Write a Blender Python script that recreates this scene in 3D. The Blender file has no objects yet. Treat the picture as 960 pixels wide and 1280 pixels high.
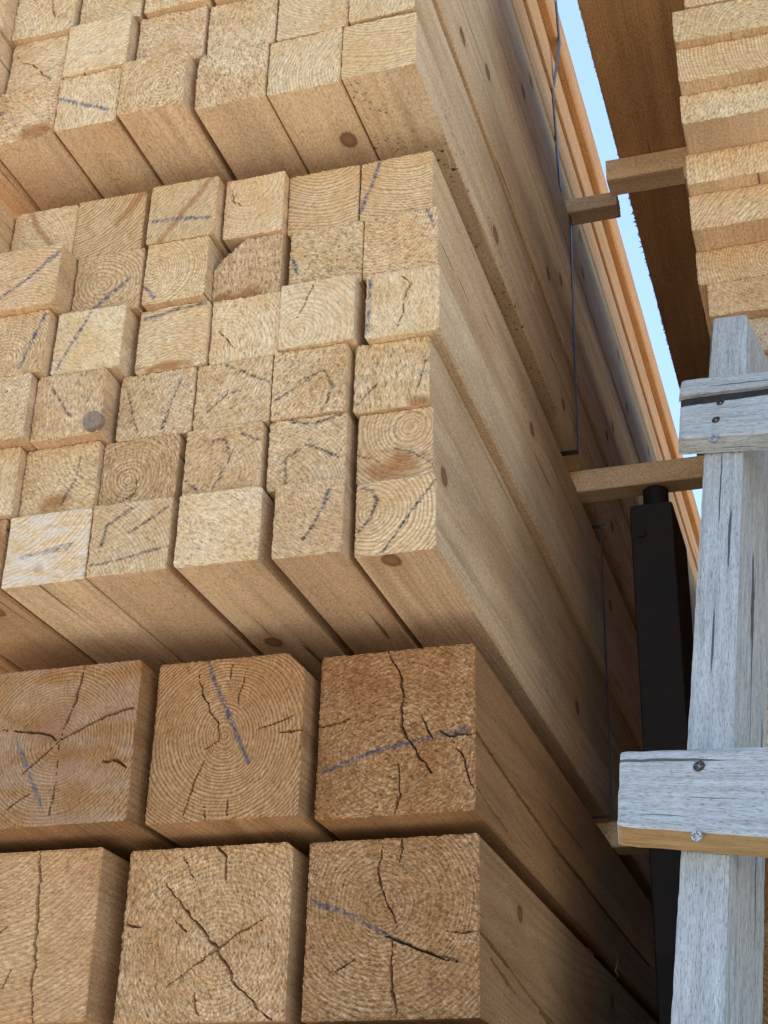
import bpy, math, random
import numpy as np
from mathutils import Vector, Matrix

# ------------------------------------------------------------------ camera
H = 1.5                                    # camera height above the yard floor
F_PX, CX, CY = 1885.7, 480.0, 640.0        # focal length and centre in photo pixels
R = np.array([[0.95362649, 0.30002784, 0.02407934],
              [-0.11631312, 0.44111579, -0.88988096],
              [-0.27761084, 0.84581331, 0.45555687]])
scene = bpy.context.scene
cam_d = bpy.data.cameras.new('camera')
cam = bpy.data.objects.new('camera', cam_d)
scene.collection.objects.link(cam)
cam_d.sensor_fit = 'HORIZONTAL'
cam_d.sensor_width = 36.0
cam_d.lens = F_PX / 960.0 * 36.0
cam_d.clip_start = 0.05
cam_d.clip_end = 2000
M = Matrix(((R[0, 0], -R[1, 0], -R[2, 0], 0),
            (R[0, 1], -R[1, 1], -R[2, 1], 0),
            (R[0, 2], -R[1, 2], -R[2, 2], H),
            (0, 0, 0, 1)))
cam.matrix_world = M
scene.camera = cam

# ------------------------------------------------------------------ sky, sun, exposure
SUN_EL = math.radians(57)
sx, sy = -0.88, 0.47                       # sun stands to the left, a little behind the stacks
world = bpy.data.worlds.new('World')
scene.world = world
world.use_nodes = True
nt = world.node_tree
sky = nt.nodes.new('ShaderNodeTexSky')
sky.sky_type = 'NISHITA'
sky.sun_disc = False
sky.sun_elevation = SUN_EL
sky.sun_rotation = math.atan2(sx, sy)
sky.air_density = 1.0
sky.dust_density = 0.25
sky.ozone_density = 1.0
bg = nt.nodes['Background']
bg.inputs[1].default_value = 0.15
nt.links.new(sky.outputs[0], bg.inputs[0])
sun_d = bpy.data.lights.new('sun', 'SUN')
sun_d.energy = 5.0
sun_d.angle = math.radians(0.53)
sun_d.color = (1.0, 0.95, 0.86)
sun = bpy.data.objects.new('sun', sun_d)
scene.collection.objects.link(sun)
sd = Vector((sx * math.cos(SUN_EL), sy * math.cos(SUN_EL), math.sin(SUN_EL)))
sun.rotation_euler = sd.to_track_quat('Z', 'Y').to_euler()
sun.location = (2, 4, 9)
vs = scene.view_settings
vs.view_transform = 'Standard'
vs.look = 'None'
vs.gamma = 1.0
vs.exposure = 1.16
vs.use_curve_mapping = False
scene.render.engine = 'CYCLES'
scene.cycles.max_bounces = 6
scene.cycles.diffuse_bounces = 4
scene.cycles.glossy_bounces = 2
scene.cycles.caustics_reflective = False

COL = scene.collection
rng = np.random.default_rng(7)
random.seed(7)

# ------------------------------------------------------------------ helpers
def ray(p):
    return R.T @ np.array([(p[0] - CX) / F_PX, (p[1] - CY) / F_PX, 1.0])
def on_y(p, Y):
    d = ray(p); return d * Y / d[1]
def on_plane(p, P0, n):
    d = ray(p); return d * (np.dot(P0, n) / np.dot(d, n))

def tag(o, label=None, cat=None, group=None, kind=None):
    if label: o['label'] = label
    if cat: o['category'] = cat
    if group: o['group'] = group
    if kind: o['kind'] = kind
    return o

def _hash(ix, iy, seed):
    n = (ix.astype(np.int64) * 374761393 + iy.astype(np.int64) * 668265263 + seed * 1274126177) & 0xffffffff
    n = ((n ^ (n >> 13)) * 1274126177) & 0xffffffff
    return ((n ^ (n >> 16)) & 0xffff) / 65535.0
def noise2(x, y, seed=0):
    ix = np.floor(x); iy = np.floor(y)
    fx = x - ix; fy = y - iy
    fx = fx * fx * (3 - 2 * fx); fy = fy * fy * (3 - 2 * fy)
    a = _hash(ix, iy, seed); b = _hash(ix + 1, iy, seed)
    c = _hash(ix, iy + 1, seed); d = _hash(ix + 1, iy + 1, seed)
    return (a * (1 - fx) + b * fx) * (1 - fy) + (c * (1 - fx) + d * fx) * fy - 0.5

def poly_dist(u, v, pts):
    """distance of every (u, v) to a polyline, and the position 0..1 along it"""
    best = np.full(u.shape, 1e9); tt = np.zeros(u.shape)
    L = len(pts) - 1
    for i in range(L):
        ax, ay = pts[i]; bx, by = pts[i + 1]
        dx, dy = bx - ax, by - ay
        t = np.clip(((u - ax) * dx + (v - ay) * dy) / (dx * dx + dy * dy + 1e-12), 0, 1)
        d = np.hypot(u - ax - t * dx, v - ay - t * dy)
        m = d < best
        best = np.where(m, d, best); tt = np.where(m, (i + t) / L, tt)
    return best, tt

# ------------------------------------------------------------------ materials
class NT:
    def __init__(s, name):
        s.m = bpy.data.materials.new(name); s.m.use_nodes = True
        s.t = s.m.node_tree; s.t.nodes.clear()
        s.out = s.n('ShaderNodeOutputMaterial'); s.b = s.n('ShaderNodeBsdfPrincipled')
        s.l(s.b.outputs[0], s.out.inputs[0])
    def n(s, k, **kw):
        x = s.t.nodes.new(k)
        for a, b in kw.items(): setattr(x, a, b)
        return x
    def l(s, a, b): s.t.links.new(a, b)
    def put(s, sock, v):
        if isinstance(v, bpy.types.NodeSocket): s.l(v, sock)
        else: sock.default_value = v
    def math(s, op, a, b=None, c=None, clamp=False):
        x = s.n('ShaderNodeMath', operation=op, use_clamp=clamp)
        s.put(x.inputs[0], a)
        if b is not None: s.put(x.inputs[1], b)
        if c is not None: s.put(x.inputs[2], c)
        return x.outputs[0]
    def vmath(s, op, a, b=None):
        x = s.n('ShaderNodeVectorMath', operation=op)
        s.put(x.inputs[0], a)
        if b is not None: s.put(x.inputs[1], b)
        return x.outputs['Value'] if op in ('LENGTH', 'DOT_PRODUCT') else x.outputs[0]
    def noise(s, vec, scale, detail=2, rough=.5, out=0, dist=0):
        x = s.n('ShaderNodeTexNoise'); s.l(vec, x.inputs['Vector'])
        x.inputs['Scale'].default_value = scale; x.inputs['Detail'].default_value = detail
        x.inputs['Roughness'].default_value = rough; x.inputs['Distortion'].default_value = dist
        return x.outputs[out]
    def ramp(s, fac, stops):
        x = s.n('ShaderNodeValToRGB'); e = x.color_ramp.elements
        while len(e) < len(stops): e.new(0.5)
        for i, (p, c) in enumerate(stops):
            e[i].position = p; e[i].color = (c, c, c, 1) if not isinstance(c, tuple) else (*c, 1)
        s.l(fac, x.inputs[0]); return x.outputs[0]
    def mix(s, fac, a, b, mode='MIX'):
        x = s.n('ShaderNodeMix', data_type='RGBA', blend_type=mode)
        s.put(x.inputs[0], fac)
        for i, v in ((6, a), (7, b)):
            if isinstance(v, tuple): v = (*v, 1)
            s.put(x.inputs[i], v)
        return x.outputs[2]
    def attr(s, name):
        return s.n('ShaderNodeAttribute', attribute_name=name)

def wood_material(name, end):
    s = NT(name)
    rp = s.attr('rp').outputs['Vector']
    prm = s.attr('prm'); mk = s.attr('mk')
    sp = s.n('ShaderNodeSeparateColor'); s.l(prm.outputs['Color'], sp.inputs[0])
    warm, ringc, dark = sp.outputs; mould = prm.outputs['Alpha']
    ex = s.n('ShaderNodeSeparateXYZ'); s.l(s.attr('ex').outputs['Vector'], ex.inputs[0])
    rough, angle, hue = ex.outputs
    oi = s.n('ShaderNodeObjectInfo')
    off = s.n('ShaderNodeCombineXYZ')
    s.l(s.math('MULTIPLY', oi.outputs['Random'], 37.0), off.inputs[0]); s.l(s.math('MULTIPLY', oi.outputs['Random'], 91.0), off.inputs[1])
    p = s.vmath('ADD', rp, off.outputs[0])
    # growth rings about the pith line
    dn = s.vmath('SUBTRACT', s.noise(s.vmath('MULTIPLY', p, (1, .22, 1)), 7, 2, .5, 1), (.5, .5, .5))
    q = s.vmath('ADD', rp, s.vmath('MULTIPLY', dn, (.030, 0, .030)))
    r = s.vmath('LENGTH', s.vmath('MULTIPLY', q, (1, 0, 1)))
    rv = s.n('ShaderNodeCombineXYZ'); s.l(r, rv.inputs[0]); s.l(oi.outputs['Random'], rv.inputs[1])
    spacing = s.math('MULTIPLY_ADD', oi.outputs['Random'], .0022, .0046)
    ph = s.math('ADD', s.math('DIVIDE', r, spacing), s.math('MULTIPLY', s.noise(rv.outputs[0], 38, 1), 2.6))
    ring = s.ramp(s.math('FRACT', ph), [(0, .55), (.10, 0), (.45, .12), (.82, 1), (1, .55)])
    ring = s.math('MULTIPLY', ring, ringc)
    if end:
        early = s.mix(warm, (.76, .61, .39), (.51, .29, .128)); late = s.mix(warm, (.44, .245, .085), (.21, .092, .036))
        col = s.mix(s.math('MULTIPLY', ring, .9), early, late)
        blot = s.noise(p, 13, 3, .6)
        col = s.mix(s.math('MULTIPLY', s.ramp(blot, [(.40, 0), (.66, 1)]), .6), col, s.mix(warm, (.63, .41, .19), (.33, .15, .05)))
        # torn fibres lie along one direction of each end
        rot = s.n('ShaderNodeVectorRotate', rotation_type='Y_AXIS'); s.l(p, rot.inputs['Vector']); s.l(angle, rot.inputs['Angle'])
        fib = s.noise(s.vmath('MULTIPLY', rot.outputs[0], (1, 1, .34)), 300, 3, .72)
        amt = s.math('MULTIPLY_ADD', rough, .65, .30)
        col = s.mix(amt, col, s.ramp(fib, [(.30, .22), (.46, .90), (.58, 1.12), (.72, 1.6)]), 'MULTIPLY')
        spk = s.math('MULTIPLY', s.ramp(fib, [(.56, 0), (.66, 1)]), s.math('MULTIPLY', s.ramp(blot, [(.36, 1), (.60, .25)]), rough))
        col = s.mix(s.math('MULTIPLY', spk, .65), col, s.mix(warm, (.84, .74, .56), (.76, .60, .41)))
        ms = s.n('ShaderNodeSeparateColor'); s.l(mk.outputs['Color'], ms.inputs[0])
        brk = s.ramp(fib, [(.40, 1), (.60, .30)])
        col = s.mix(s.math('MULTIPLY', ms.outputs[2], .8), col, (.33, .14, .045))
        col = s.mix(s.math('MULTIPLY', s.math('MULTIPLY', ms.outputs[0], brk), .9), col, (.055, .08, .14))
        col = s.mix(s.math('MULTIPLY', s.math('MULTIPLY', ms.outputs[1], brk), .92), col, (.03, .03, .035))
        col = s.mix(s.math('MULTIPLY', mk.outputs['Alpha'], .55), col, (.66, .64, .60))
        h = fib; bs, bd = .7, .0020
    else:
        early = s.mix(warm, (.76, .575, .36), (.47, .265, .115)); late = s.mix(warm, (.55, .345, .16), (.27, .12, .045))
        col = s.mix(s.math('MULTIPLY', ring, .5), early, late)
        band = s.noise(s.vmath('MULTIPLY', p, (1, .04, 1)), 30, 3, .65)
        col = s.mix(1.0, col, s.ramp(band, [(.28, .74), (.5, 1), (.72, 1.12)]), 'MULTIPLY')
        blot = s.noise(s.vmath('MULTIPLY', p, (1, .35, 1)), 6, 3, .6)
        col = s.mix(s.math('MULTIPLY', s.ramp(blot, [(.45, 0), (.70, 1)]), .45), col, s.mix(warm, (.52, .31, .13), (.28, .135, .055)))
        fib = s.noise(s.vmath('MULTIPLY', p, (1, .42, 1)), 380, 3, .75)
        col = s.mix(1.0, col, s.ramp(fib, [(.30, .58), (.48, .98), (.68, 1.20)]), 'MULTIPLY')
        fuzz = s.math('MULTIPLY', s.ramp(fib, [(.60, 0), (.68, 1)]), s.ramp(blot, [(.35, 1), (.62, .35)]))
        col = s.mix(s.math('MULTIPLY', fuzz, .75), col, s.mix(warm, (.84, .75, .57), (.62, .45, .27)))
        # one whorl of knots per beam, repeated along it, with a darker rim
        tc = s.n('ShaderNodeTexCoord')
        kd = s.n('ShaderNodeSeparateXYZ'); s.l(s.vmath('SUBTRACT', tc.outputs['Object'], s.attr('kp').outputs['Vector']), kd.inputs[0])
        per = s.math('MULTIPLY_ADD', hue, .5, .55)
        ky = s.math('MULTIPLY', s.math('SUBTRACT', s.math('FRACT', s.math('ADD', s.math('DIVIDE', kd.outputs[1], per), .5)), .5), s.math('MULTIPLY', per, .72))
        kv = s.n('ShaderNodeCombineXYZ'); s.l(kd.outputs[0], kv.inputs[0]); s.l(ky, kv.inputs[1]); s.l(kd.outputs[2], kv.inputs[2])
        kr = s.math('ADD', s.vmath('LENGTH', kv.outputs[0]), s.math('MULTIPLY', s.math('SUBTRACT', band, .5), .008))
        kn = s.ramp(kr, [(.0115, 1), (.0155, 0)])
        kc = s.ramp(kr, [(.0, (.30, .155, .075)), (.009, (.22, .105, .045)), (.013, (.10, .042, .018))])
        halo = s.ramp(kr, [(.013, 1), (.040, 0)])
        col = s.mix(s.math('MULTIPLY', halo, .28), col, s.mix(warm, (.46, .25, .10), (.24, .11, .04)))
        col = s.mix(s.math('MULTIPLY', kn, .88), col, kc)
        # short drying checks along the grain
        ck = s.ramp(s.noise(s.vmath('MULTIPLY', p, (1, .03, 1)), 95, 1, .5), [(.245, 1), (.265, 0)])
        col = s.mix(s.math('MULTIPLY', ck, .75), col, (.09, .05, .025))
        # mildew dots
        md = s.ramp(s.noise(p, 130, 0, .5), [(.70, 0), (.76, 1)])
        md = s.math('MULTIPLY', md, s.ramp(blot, [(.42, 0), (.56, 1)]))
        col = s.mix(s.math('MULTIPLY', s.math('MULTIPLY', md, mould), .85), col, (.05, .035, .03))
        h = fib; bs, bd = .8, .0020
    col = s.mix(s.math('MULTIPLY', hue, .35), col, s.mix(1.0, col, (1.06, .93, .92), 'MULTIPLY'))
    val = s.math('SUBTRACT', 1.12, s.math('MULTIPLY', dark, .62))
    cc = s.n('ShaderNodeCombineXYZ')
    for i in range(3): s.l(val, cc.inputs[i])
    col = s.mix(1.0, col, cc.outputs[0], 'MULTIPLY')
    s.l(col, s.b.inputs['Base Color'])
    s.b.inputs['Roughness'].default_value = .9
    s.b.inputs['Specular IOR Level'].default_value = .12
    bp = s.n('ShaderNodeBump'); bp.inputs['Strength'].default_value = bs; bp.inputs['Distance'].default_value = bd
    s.l(h, bp.inputs['Height']); s.l(bp.outputs[0], s.b.inputs['Normal'])
    return s.m

M_SIDE = wood_material('sawn_wood_side', False)
M_END = wood_material('sawn_wood_end', True)

def weathered_material(name, ends=False):
    s = NT(name)
    tc = s.n('ShaderNodeTexCoord'); oi = s.n('ShaderNodeObjectInfo')
    uv = s.attr('gr').outputs['Vector']                     # x along the grain
    off = s.n('ShaderNodeCombineXYZ'); s.l(s.math('MULTIPLY', oi.outputs['Random'], 50), off.inputs[0]); s.l(s.math('MULTIPLY', oi.outputs['Random'], 23), off.inputs[1])
    p = s.vmath('ADD', uv, off.outputs[0])
    band = s.noise(s.vmath('MULTIPLY', p, (.06, 1, 1)), 130, 4, .65)
    col = s.ramp(band, [(.28, (.30, .31, .305)), (.5, (.445, .46, .45)), (.72, (.56, .575, .565))])
    big = s.noise(s.vmath('MULTIPLY', p, (.4, 1, 1)), 16, 4, .6)
    col = s.mix(s.math('MULTIPLY', s.ramp(big, [(.48, 0), (.75, 1)]), .45), col, (.50, .47, .42))
    fine = s.noise(s.vmath('MULTIPLY', p, (.12, 1, 1)), 600, 3, .7)
    col = s.mix(1.0, col, s.ramp(fine, [(.30, .55), (.48, 1.0), (.68, 1.15)]), 'MULTIPLY')
    dash = s.ramp(s.noise(s.vmath('MULTIPLY', p, (.14, 1, 1)), 700, 2, .6), [(.315, 1), (.385, 0)])
    col = s.mix(s.math('MULTIPLY', dash, .55), col, (.11, .11, .11))
    lng = s.ramp(s.noise(s.vmath('MULTIPLY', p, (.02, 1, 1)), 120, 1, .5), [(.29, 1), (.31, 0)])
    col = s.mix(s.math('MULTIPLY', lng, .85), col, (.05, .05, .05))
    fresh = s.attr('fresh').outputs['Fac']
    fc = s.ramp(band, [(.25, (.30, .18, .075)), (.75, (.52, .35, .17))])
    col = s.mix(fresh, col, fc)
    s.l(col, s.b.inputs['Base Color']); s.b.inputs['Roughness'].default_value = .85
    s.b.inputs['Specular IOR Level'].default_value = .2
    h = s.math('SUBTRACT', s.math('ADD', fine, band), s.math('ADD', s.math('MULTIPLY', dash, .6), lng))
    bp = s.n('ShaderNodeBump'); bp.inputs['Strength'].default_value = .8; bp.inputs['Distance'].default_value = .0016
    s.l(h, bp.inputs['Height']); s.l(bp.outputs[0], s.b.inputs['Normal'])
    return s.m
M_GREY = weathered_material('weathered_grey_wood')

def simple_material(name, c1, c2, scale, rough, metal=0, bump=.1):
    s = NT(name)
    tc = s.n('ShaderNodeTexCoord')
    f = s.noise(tc.outputs['Object'], scale, 5, .65)
    s.l(s.ramp(f, [(.3, c1), (.7, c2)]), s.b.inputs['Base Color'])
    s.b.inputs['Roughness'].default_value = rough; s.b.inputs['Metallic'].default_value = metal
    bp = s.n('ShaderNodeBump'); bp.inputs['Strength'].default_value = bump; bp.inputs['Distance'].default_value = .003
    s.l(f, bp.inputs['Height']); s.l(bp.outputs[0], s.b.inputs['Normal'])
    return s.m
M_BLACK = simple_material('black_painted_steel', (.006, .006, .007), (.030, .014, .009), 13, .7, 0, .1)
M_STRAP = simple_material('dark_strapping', (.03, .035, .045), (.07, .08, .09), 60, .45, .3)
M_SCREW = simple_material('steel_screw', (.38, .37, .36), (.55, .54, .53), 300, .4, .9)
M_RUST = simple_material('rusty_screw', (.035, .028, .024), (.09, .065, .05), 300, .7, .4)
M_GROUND = simple_material('yard_gravel', (.27, .25, .22), (.38, .35, .31), 30, .95, 0, .6)
M_SLOT_SHADE = simple_material('slot_shade_dark', (.012, .011, .010), (.045, .04, .036), 90, .9, 0, .4)  # near-black tone standing in for the shade inside the rung slot
M_FIBRE = simple_material('loose_wood_fibre', (.62, .46, .26), (.75, .60, .38), 200, .8)

# ------------------------------------------------------------------ mesh builders
def mesh_object(name, verts, faces, mats, midx=None, loc=(0, 0, 0), parent=None, attrs=()):
    me = bpy.data.meshes.new(name)
    me.from_pydata(verts, [], faces)
    for m in mats: me.materials.append(m)
    if midx is not None: me.polygons.foreach_set('material_index', np.asarray(midx, np.int32))
    for an, kind, data in attrs:
        a = me.attributes.new(an, kind, 'POINT')
        a.data.foreach_set('vector' if kind == 'FLOAT_VECTOR' else ('color' if kind == 'FLOAT_COLOR' else 'value'), np.asarray(data, np.float32).ravel())
    me.update()
    o = bpy.data.objects.new(name, me); COL.objects.link(o); o.location = loc
    if parent: o.parent = parent
    return o

def add_mesh_np(name, V, quads, end_q, loc, attrs, mats, tris=None, ngon=None):
    me = bpy.data.meshes.new(name)
    nq = len(quads); nv = len(V)
    ntri = 0 if tris is None else len(tris)
    ng = 0 if ngon is None else len(ngon)
    loops = nq * 4 + ntri * 3 + ng
    polys = nq + ntri + (1 if ng else 0)
    me.vertices.add(nv); me.vertices.foreach_set('co', V.astype(np.float32).ravel())
    me.loops.add(loops)
    li = [quads.astype(np.int32).ravel()]
    if ntri: li.append(tris.astype(np.int32).ravel())
    if ng: li.append(np.asarray(ngon, np.int32))
    me.loops.foreach_set('vertex_index', np.concatenate(li))
    me.polygons.add(polys)
    st = [np.arange(nq) * 4]
    if ntri: st.append(nq * 4 + np.arange(ntri) * 3)
    if ng: st.append(np.array([nq * 4 + ntri * 3]))
    me.polygons.foreach_set('loop_start', np.concatenate(st).astype(np.int32))
    for m in mats: me.materials.append(m)
    mi = np.zeros(polys, np.int32); mi[:end_q] = 1
    me.update(calc_edges=True)
    me.polygons.foreach_set('material_index', mi)
    me.polygons.foreach_set('use_smooth', np.zeros(polys, bool))
    for an, kind, data in attrs:
        a = me.attributes.new(an, kind, 'POINT')
        a.data.foreach_set({'FLOAT_VECTOR': 'vector', 'FLOAT_COLOR': 'color'}[kind], data.astype(np.float32).ravel())
    me.validate()
    me.update()
    o = bpy.data.objects.new(name, me); COL.objects.link(o); o.location = loc
    return o

ST_NEAR = [.003, .009, .02, .045, .09, .16, .26, .4, .6, .85, 1.2, 1.7, 2.4, 3.3]

def beam(name, X0, X1, Y0, Y1, Z0, Z1, n=48, warm=.2, ringc=.7, dark=.0, mould=0., pith=None, rough=.5,
         knot=None, streak=(), blue=(), black=(), stain=(), white=0., cracks=(), side_cracks=(), wane=None, fringe=0, seed=None, tilt=None, edge=.0005):
    """a sawn timber running along +Y; its front end is a displaced grid, its sides run back from the end's outline"""
    sd = int(rng.integers(1, 99999)) if seed is None else seed
    W, Hh, L = X1 - X0, Z1 - Z0, Y1 - Y0
    nu = n; nv = max(2, int(round(n * min(1.5, max(.2, Hh / W)))))
    nu, nv = (nu, nv) if W >= Hh * .66 else (max(2, int(n * W / Hh)), n)
    u, v = np.meshgrid(np.linspace(0, 1, nu + 1), np.linspace(0, 1, nv + 1), indexing='xy')
    uf, vf = u.ravel(), v.ravel()
    idx = np.arange((nu + 1) * (nv + 1)).reshape(nv + 1, nu + 1)
    bl = np.concatenate([idx[0, :-1], idx[:-1, -1], idx[-1, :0:-1], idx[:0:-1, 0]])     # outline, counter-clockwise
    x = (uf - .5) * W; z = vf * Hh
    # rounded and waned corners
    cuts = {k: float(rng.uniform(.0015, .005)) for k in ('TL', 'TR', 'BL', 'BR')}
    if n < 20: cuts = {k: .002 for k in cuts}
    if wane: cuts.update(wane)
    for k, c in cuts.items():
        ex = (x + W / 2) if k[1] == 'L' else (W / 2 - x)
        ez = (Hh - z) if k[0] == 'T' else z
        s_ = np.maximum(0, c - (ex + ez)) / 2
        x = x + (s_ if k[1] == 'L' else -s_); z = z + (-s_ if k[0] == 'T' else s_)
    px, pz = (pith if pith else (rng.uniform(-.3, 1.3), rng.uniform(-.5, 1.2)))
    px = (px - .5) * W; pz = pz * Hh
    y = np.zeros_like(x)
    fa = float(rng.choice([.25, 1.1, 1.5, 2.2, 2.7]) + rng.normal(0, .15))
    mk = np.zeros((len(x), 4))
    bx, bz = x[bl].copy(), z[bl].copy()
    if n >= 20:
        ca, sa = math.cos(fa), math.sin(fa)
        t1, t2 = x * ca - z * sa, (x * sa + z * ca) * .6
        rr = np.hypot(x - px, z - pz) + .006 * noise2(x * 30, z * 30, sd)
        A = .0006 + .0034 * rough
        y += A * (noise2(t1 * 330, t2 * 160, sd + 1) + .9 * noise2(t1 * 620, t2 * 420, sd + 2))
        y += A * .8 * np.abs(noise2(t1 * 120, t2 * 70, sd + 3)) * 2 * (noise2(x * 18, z * 18, sd + 8) > -.05)
        y += .0007 * np.sin(rr * 2 * math.pi / .0046) * ringc
        y += .0012 * noise2(x * 25, z * 25, sd + 4)
        tx, tz = tilt if tilt else (rng.normal(0, .010), rng.normal(0, .008))
        y += x * tx + (z - Hh / 2) * tz
        # nibbled outline
        ed = np.minimum.reduce([x + W / 2, W / 2 - x, z, Hh - z])
        y += np.where(ed < .0016, .0009 + .0012 * (noise2(x * 260, z * 260, sd + 5) + .5), 0)
        for pts, w in cracks:
            P = [((a_ - .5) * W, b_ * Hh) for a_, b_ in pts]
            wob = .0016 * noise2(x * 110, z * 110, sd + 6) + .0022 * noise2(x * 38, z * 38, sd + 16)
            d, t = poly_dist(x + wob * 2, z + wob * 2, P)
            ww = .74 * w * (.25 + .75 * np.sin(np.clip(t, .04, .96) * math.pi)) * (1 + 1.3 * noise2(x * 120, z * 120, sd + 7))
            y += .016 * np.clip(1.35 - d / np.maximum(ww, 1e-5), 0, 1)
        for ch, strokes, w in ((0, blue, .0038), (1, black, .0025)):
            for pts in strokes:
                P = [((a_ - .5) * W, b_ * Hh) for a_, b_ in pts]
                wob = .0012 * noise2(x * 90, z * 90, sd + 9)
                d, t = poly_dist(x + wob, z + wob, P)
                mk[:, ch] = np.maximum(mk[:, ch], np.clip(1.5 - d / (w * (.8 + .7 * noise2(x * 60, z * 60, sd + 12))), 0, 1))
        for pts in streak:
            P = [((a_ - .5) * W, b_ * Hh) for a_, b_ in pts]
            d, t = poly_dist(x + .004 * noise2(x * 70, z * 70, sd + 31), z, P)
            mk[:, 2] = np.maximum(mk[:, 2], .8 * np.clip(1.3 - d / (.0065 * (1 + .9 * noise2(x * 90, z * 90, sd + 32))), 0, 1))
        for (cu, cv, ru, rv) in stain:
            d = np.hypot((uf - cu) / ru, (vf - cv) / rv) + .9 * noise2(uf * 9, vf * 9, sd + 10)
            mk[:, 2] = np.maximum(mk[:, 2], np.clip(1.4 - d, 0, 1))
        mk[:, 3] = white * np.clip(.5 + 1.5 * noise2(uf * 6, vf * 14, sd + 11), 0, 1)
        x = x + np.where(ed < .0006, edge * 1.6 * noise2(z * 800, x * 800, sd + 13), 0)
        z = z + np.where(ed < .0006, edge * 1.6 * noise2(x * 800, z * 800, sd + 14), 0)
    V = [np.stack([x, y, z], 1)]
    i0 = idx[:-1, :-1].ravel(); i1 = idx[:-1, 1:].ravel(); i2 = idx[1:, 1:].ravel(); i3 = idx[1:, :-1].ravel()
    Q = [np.stack([i0, i1, i2, i3], 1)]
    end_q = len(i0)
    nb = len(bl)
    if n >= 20:
        st = [q for q in ST_NEAR if q < L - .3] + [L]
        if side_cracks:
            st = sorted(set(list(np.round(.003 + 1.65 * np.linspace(0, 1, 170) ** 1.25, 5)) + [2.2, 3.0, L]))
    else: st = [L * .5, L] if n > 4 else [L]
    prev = bl; base = len(x)
    onR = np.abs(bx - W / 2) < 1e-6
    jx, jz = rng.normal(0, .0006, 4), rng.normal(0, .0006, 4)
    for k, yy in enumerate(st):
        wx = bx.copy(); wz = bz.copy()
        if n >= 20:
            wx += .0013 * noise2(np.full(nb, yy * 3.1), np.full(nb, 1.7), sd + 20) * min(1, yy * 8)
            fade = .5 + .5 * (bx / (W / 2))
            wz += .0 * fade
            jit = .0009 * noise2(yy * 60 + bx * 150, yy * 33 + bz * 150, sd + 21)
            wx += jit * np.sign(bx) * (np.abs(bx) > W / 2 - 1e-6); wz += -np.abs(jit) * np.sign(bz - Hh / 2) * ((bz < 1e-6) | (bz > Hh - 1e-6))
        for pts, w, dep in side_cracks:
            P = [(a_, b_ * Hh) for a_, b_ in pts]
            yv = np.full(nb, yy)
            d, t = poly_dist(yv, bz + .004 * noise2(yv * 14, bz * 5, sd + 22) + .0015 * noise2(yv * 90, bz * 5, sd + 24), P)
            ww = w * (.4 + .6 * np.sin(np.clip(t, .08, .98) * math.pi)) * (1 + .7 * noise2(yv * 40, bz * 4, sd + 23))
            wx -= np.where(onR, dep * np.clip(1.4 - d / np.maximum(ww, 1e-5), 0, 1), 0)
        V.append(np.stack([wx, np.full(nb, yy), wz], 1))
        cur = base + np.arange(nb); base += nb
        Q.append(np.stack([prev, cur, np.roll(cur, -1), np.roll(prev, -1)], 1))
        prev = cur
    ng = prev[::-1]
    T = None
    if fringe:                                            # splinters hanging from the lower left edge
        m = fringe
        ys = np.sort(rng.uniform(.02, L * .75, m)); ln = (rng.exponential(.0012, m) + .0003) * np.clip(.4 + 2.4 * (noise2(ys * 5, ys * 0 + 3, 5) + .25), .15, 2.2); wd = rng.uniform(.0006, .004, m)
        a = np.stack([np.full(m, -W / 2 + .001), ys - wd, rng.uniform(.0005, .004, m)], 1)
        b = a + np.stack([np.zeros(m), wd * 2, np.zeros(m)], 1)
        c = np.stack([-W / 2 - ln, ys + rng.normal(0, .003, m), a[:, 2] - ln * rng.uniform(-.1, .6, m)], 1)
        V += [a, b, c]
        T = np.stack([base + np.arange(m), base + m + np.arange(m), base + 2 * m + np.arange(m)], 1); base += 3 * m
    V = np.concatenate(V); Q = np.concatenate(Q)
    mkf = np.zeros((len(V), 4)); mkf[:len(mk)] = mk
    rp = V - np.array([px, 0, pz])
    wander = .02 * np.sin(V[:, 1] * rng.uniform(.6, 1.6) + rng.uniform(0, 6)) - .0
    rp[:, 0] += wander; rp[:, 2] += V[:, 1] * rng.normal(0, .012)
    prm = np.tile(np.array([warm, ringc, dark + float(rng.uniform(-.09, .09)), mould]), (len(V), 1))
    if knot is None:
        f_ = rng.random()
        if f_ < .15: knot = (rng.uniform(-.4, .4) * W, rng.uniform(.02, .3), -.002)
        elif f_ < .55: knot = (W / 2 + .002, rng.uniform(.05, .8), rng.uniform(.15, .85) * Hh)
        else: knot = (9., 9., 9.)
    kpa = np.tile(np.array(knot, float), (len(V), 1))
    exa = np.tile(np.array([rough, fa, float(rng.random())]), (len(V), 1))
    o = add_mesh_np(name, V, Q, end_q, ((X0 + X1) / 2, Y0, Z0 + H),
                    [('rp', 'FLOAT_VECTOR', rp), ('prm', 'FLOAT_COLOR', prm), ('ex', 'FLOAT_VECTOR', exa), ('kp', 'FLOAT_VECTOR', kpa), ('mk', 'FLOAT_COLOR', mkf)],
                    [M_SIDE, M_END], tris=T, ngon=ng)
    return o

ORD = ['first', 'second', 'third', 'fourth', 'fifth', 'sixth', 'seventh', 'eighth', 'ninth', 'tenth', 'eleventh', 'twelfth']
def col_word(c): return 'rightmost beam' if c == 0 else ORD[c] + ' beam from right'
def row_word(r): return 'bottom row' if r == 0 else ORD[r] + ' row up'

# ------------------------------------------------------------------ ground
gv = [(-150, -150, 0), (150, -150, 0), (150, 150, 0), (-150, 150, 0)]
tag(mesh_object('ground', gv, [(0, 1, 2, 3)], [M_GROUND]), 'pale gravel floor of the timber yard', 'ground', kind='structure')

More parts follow.
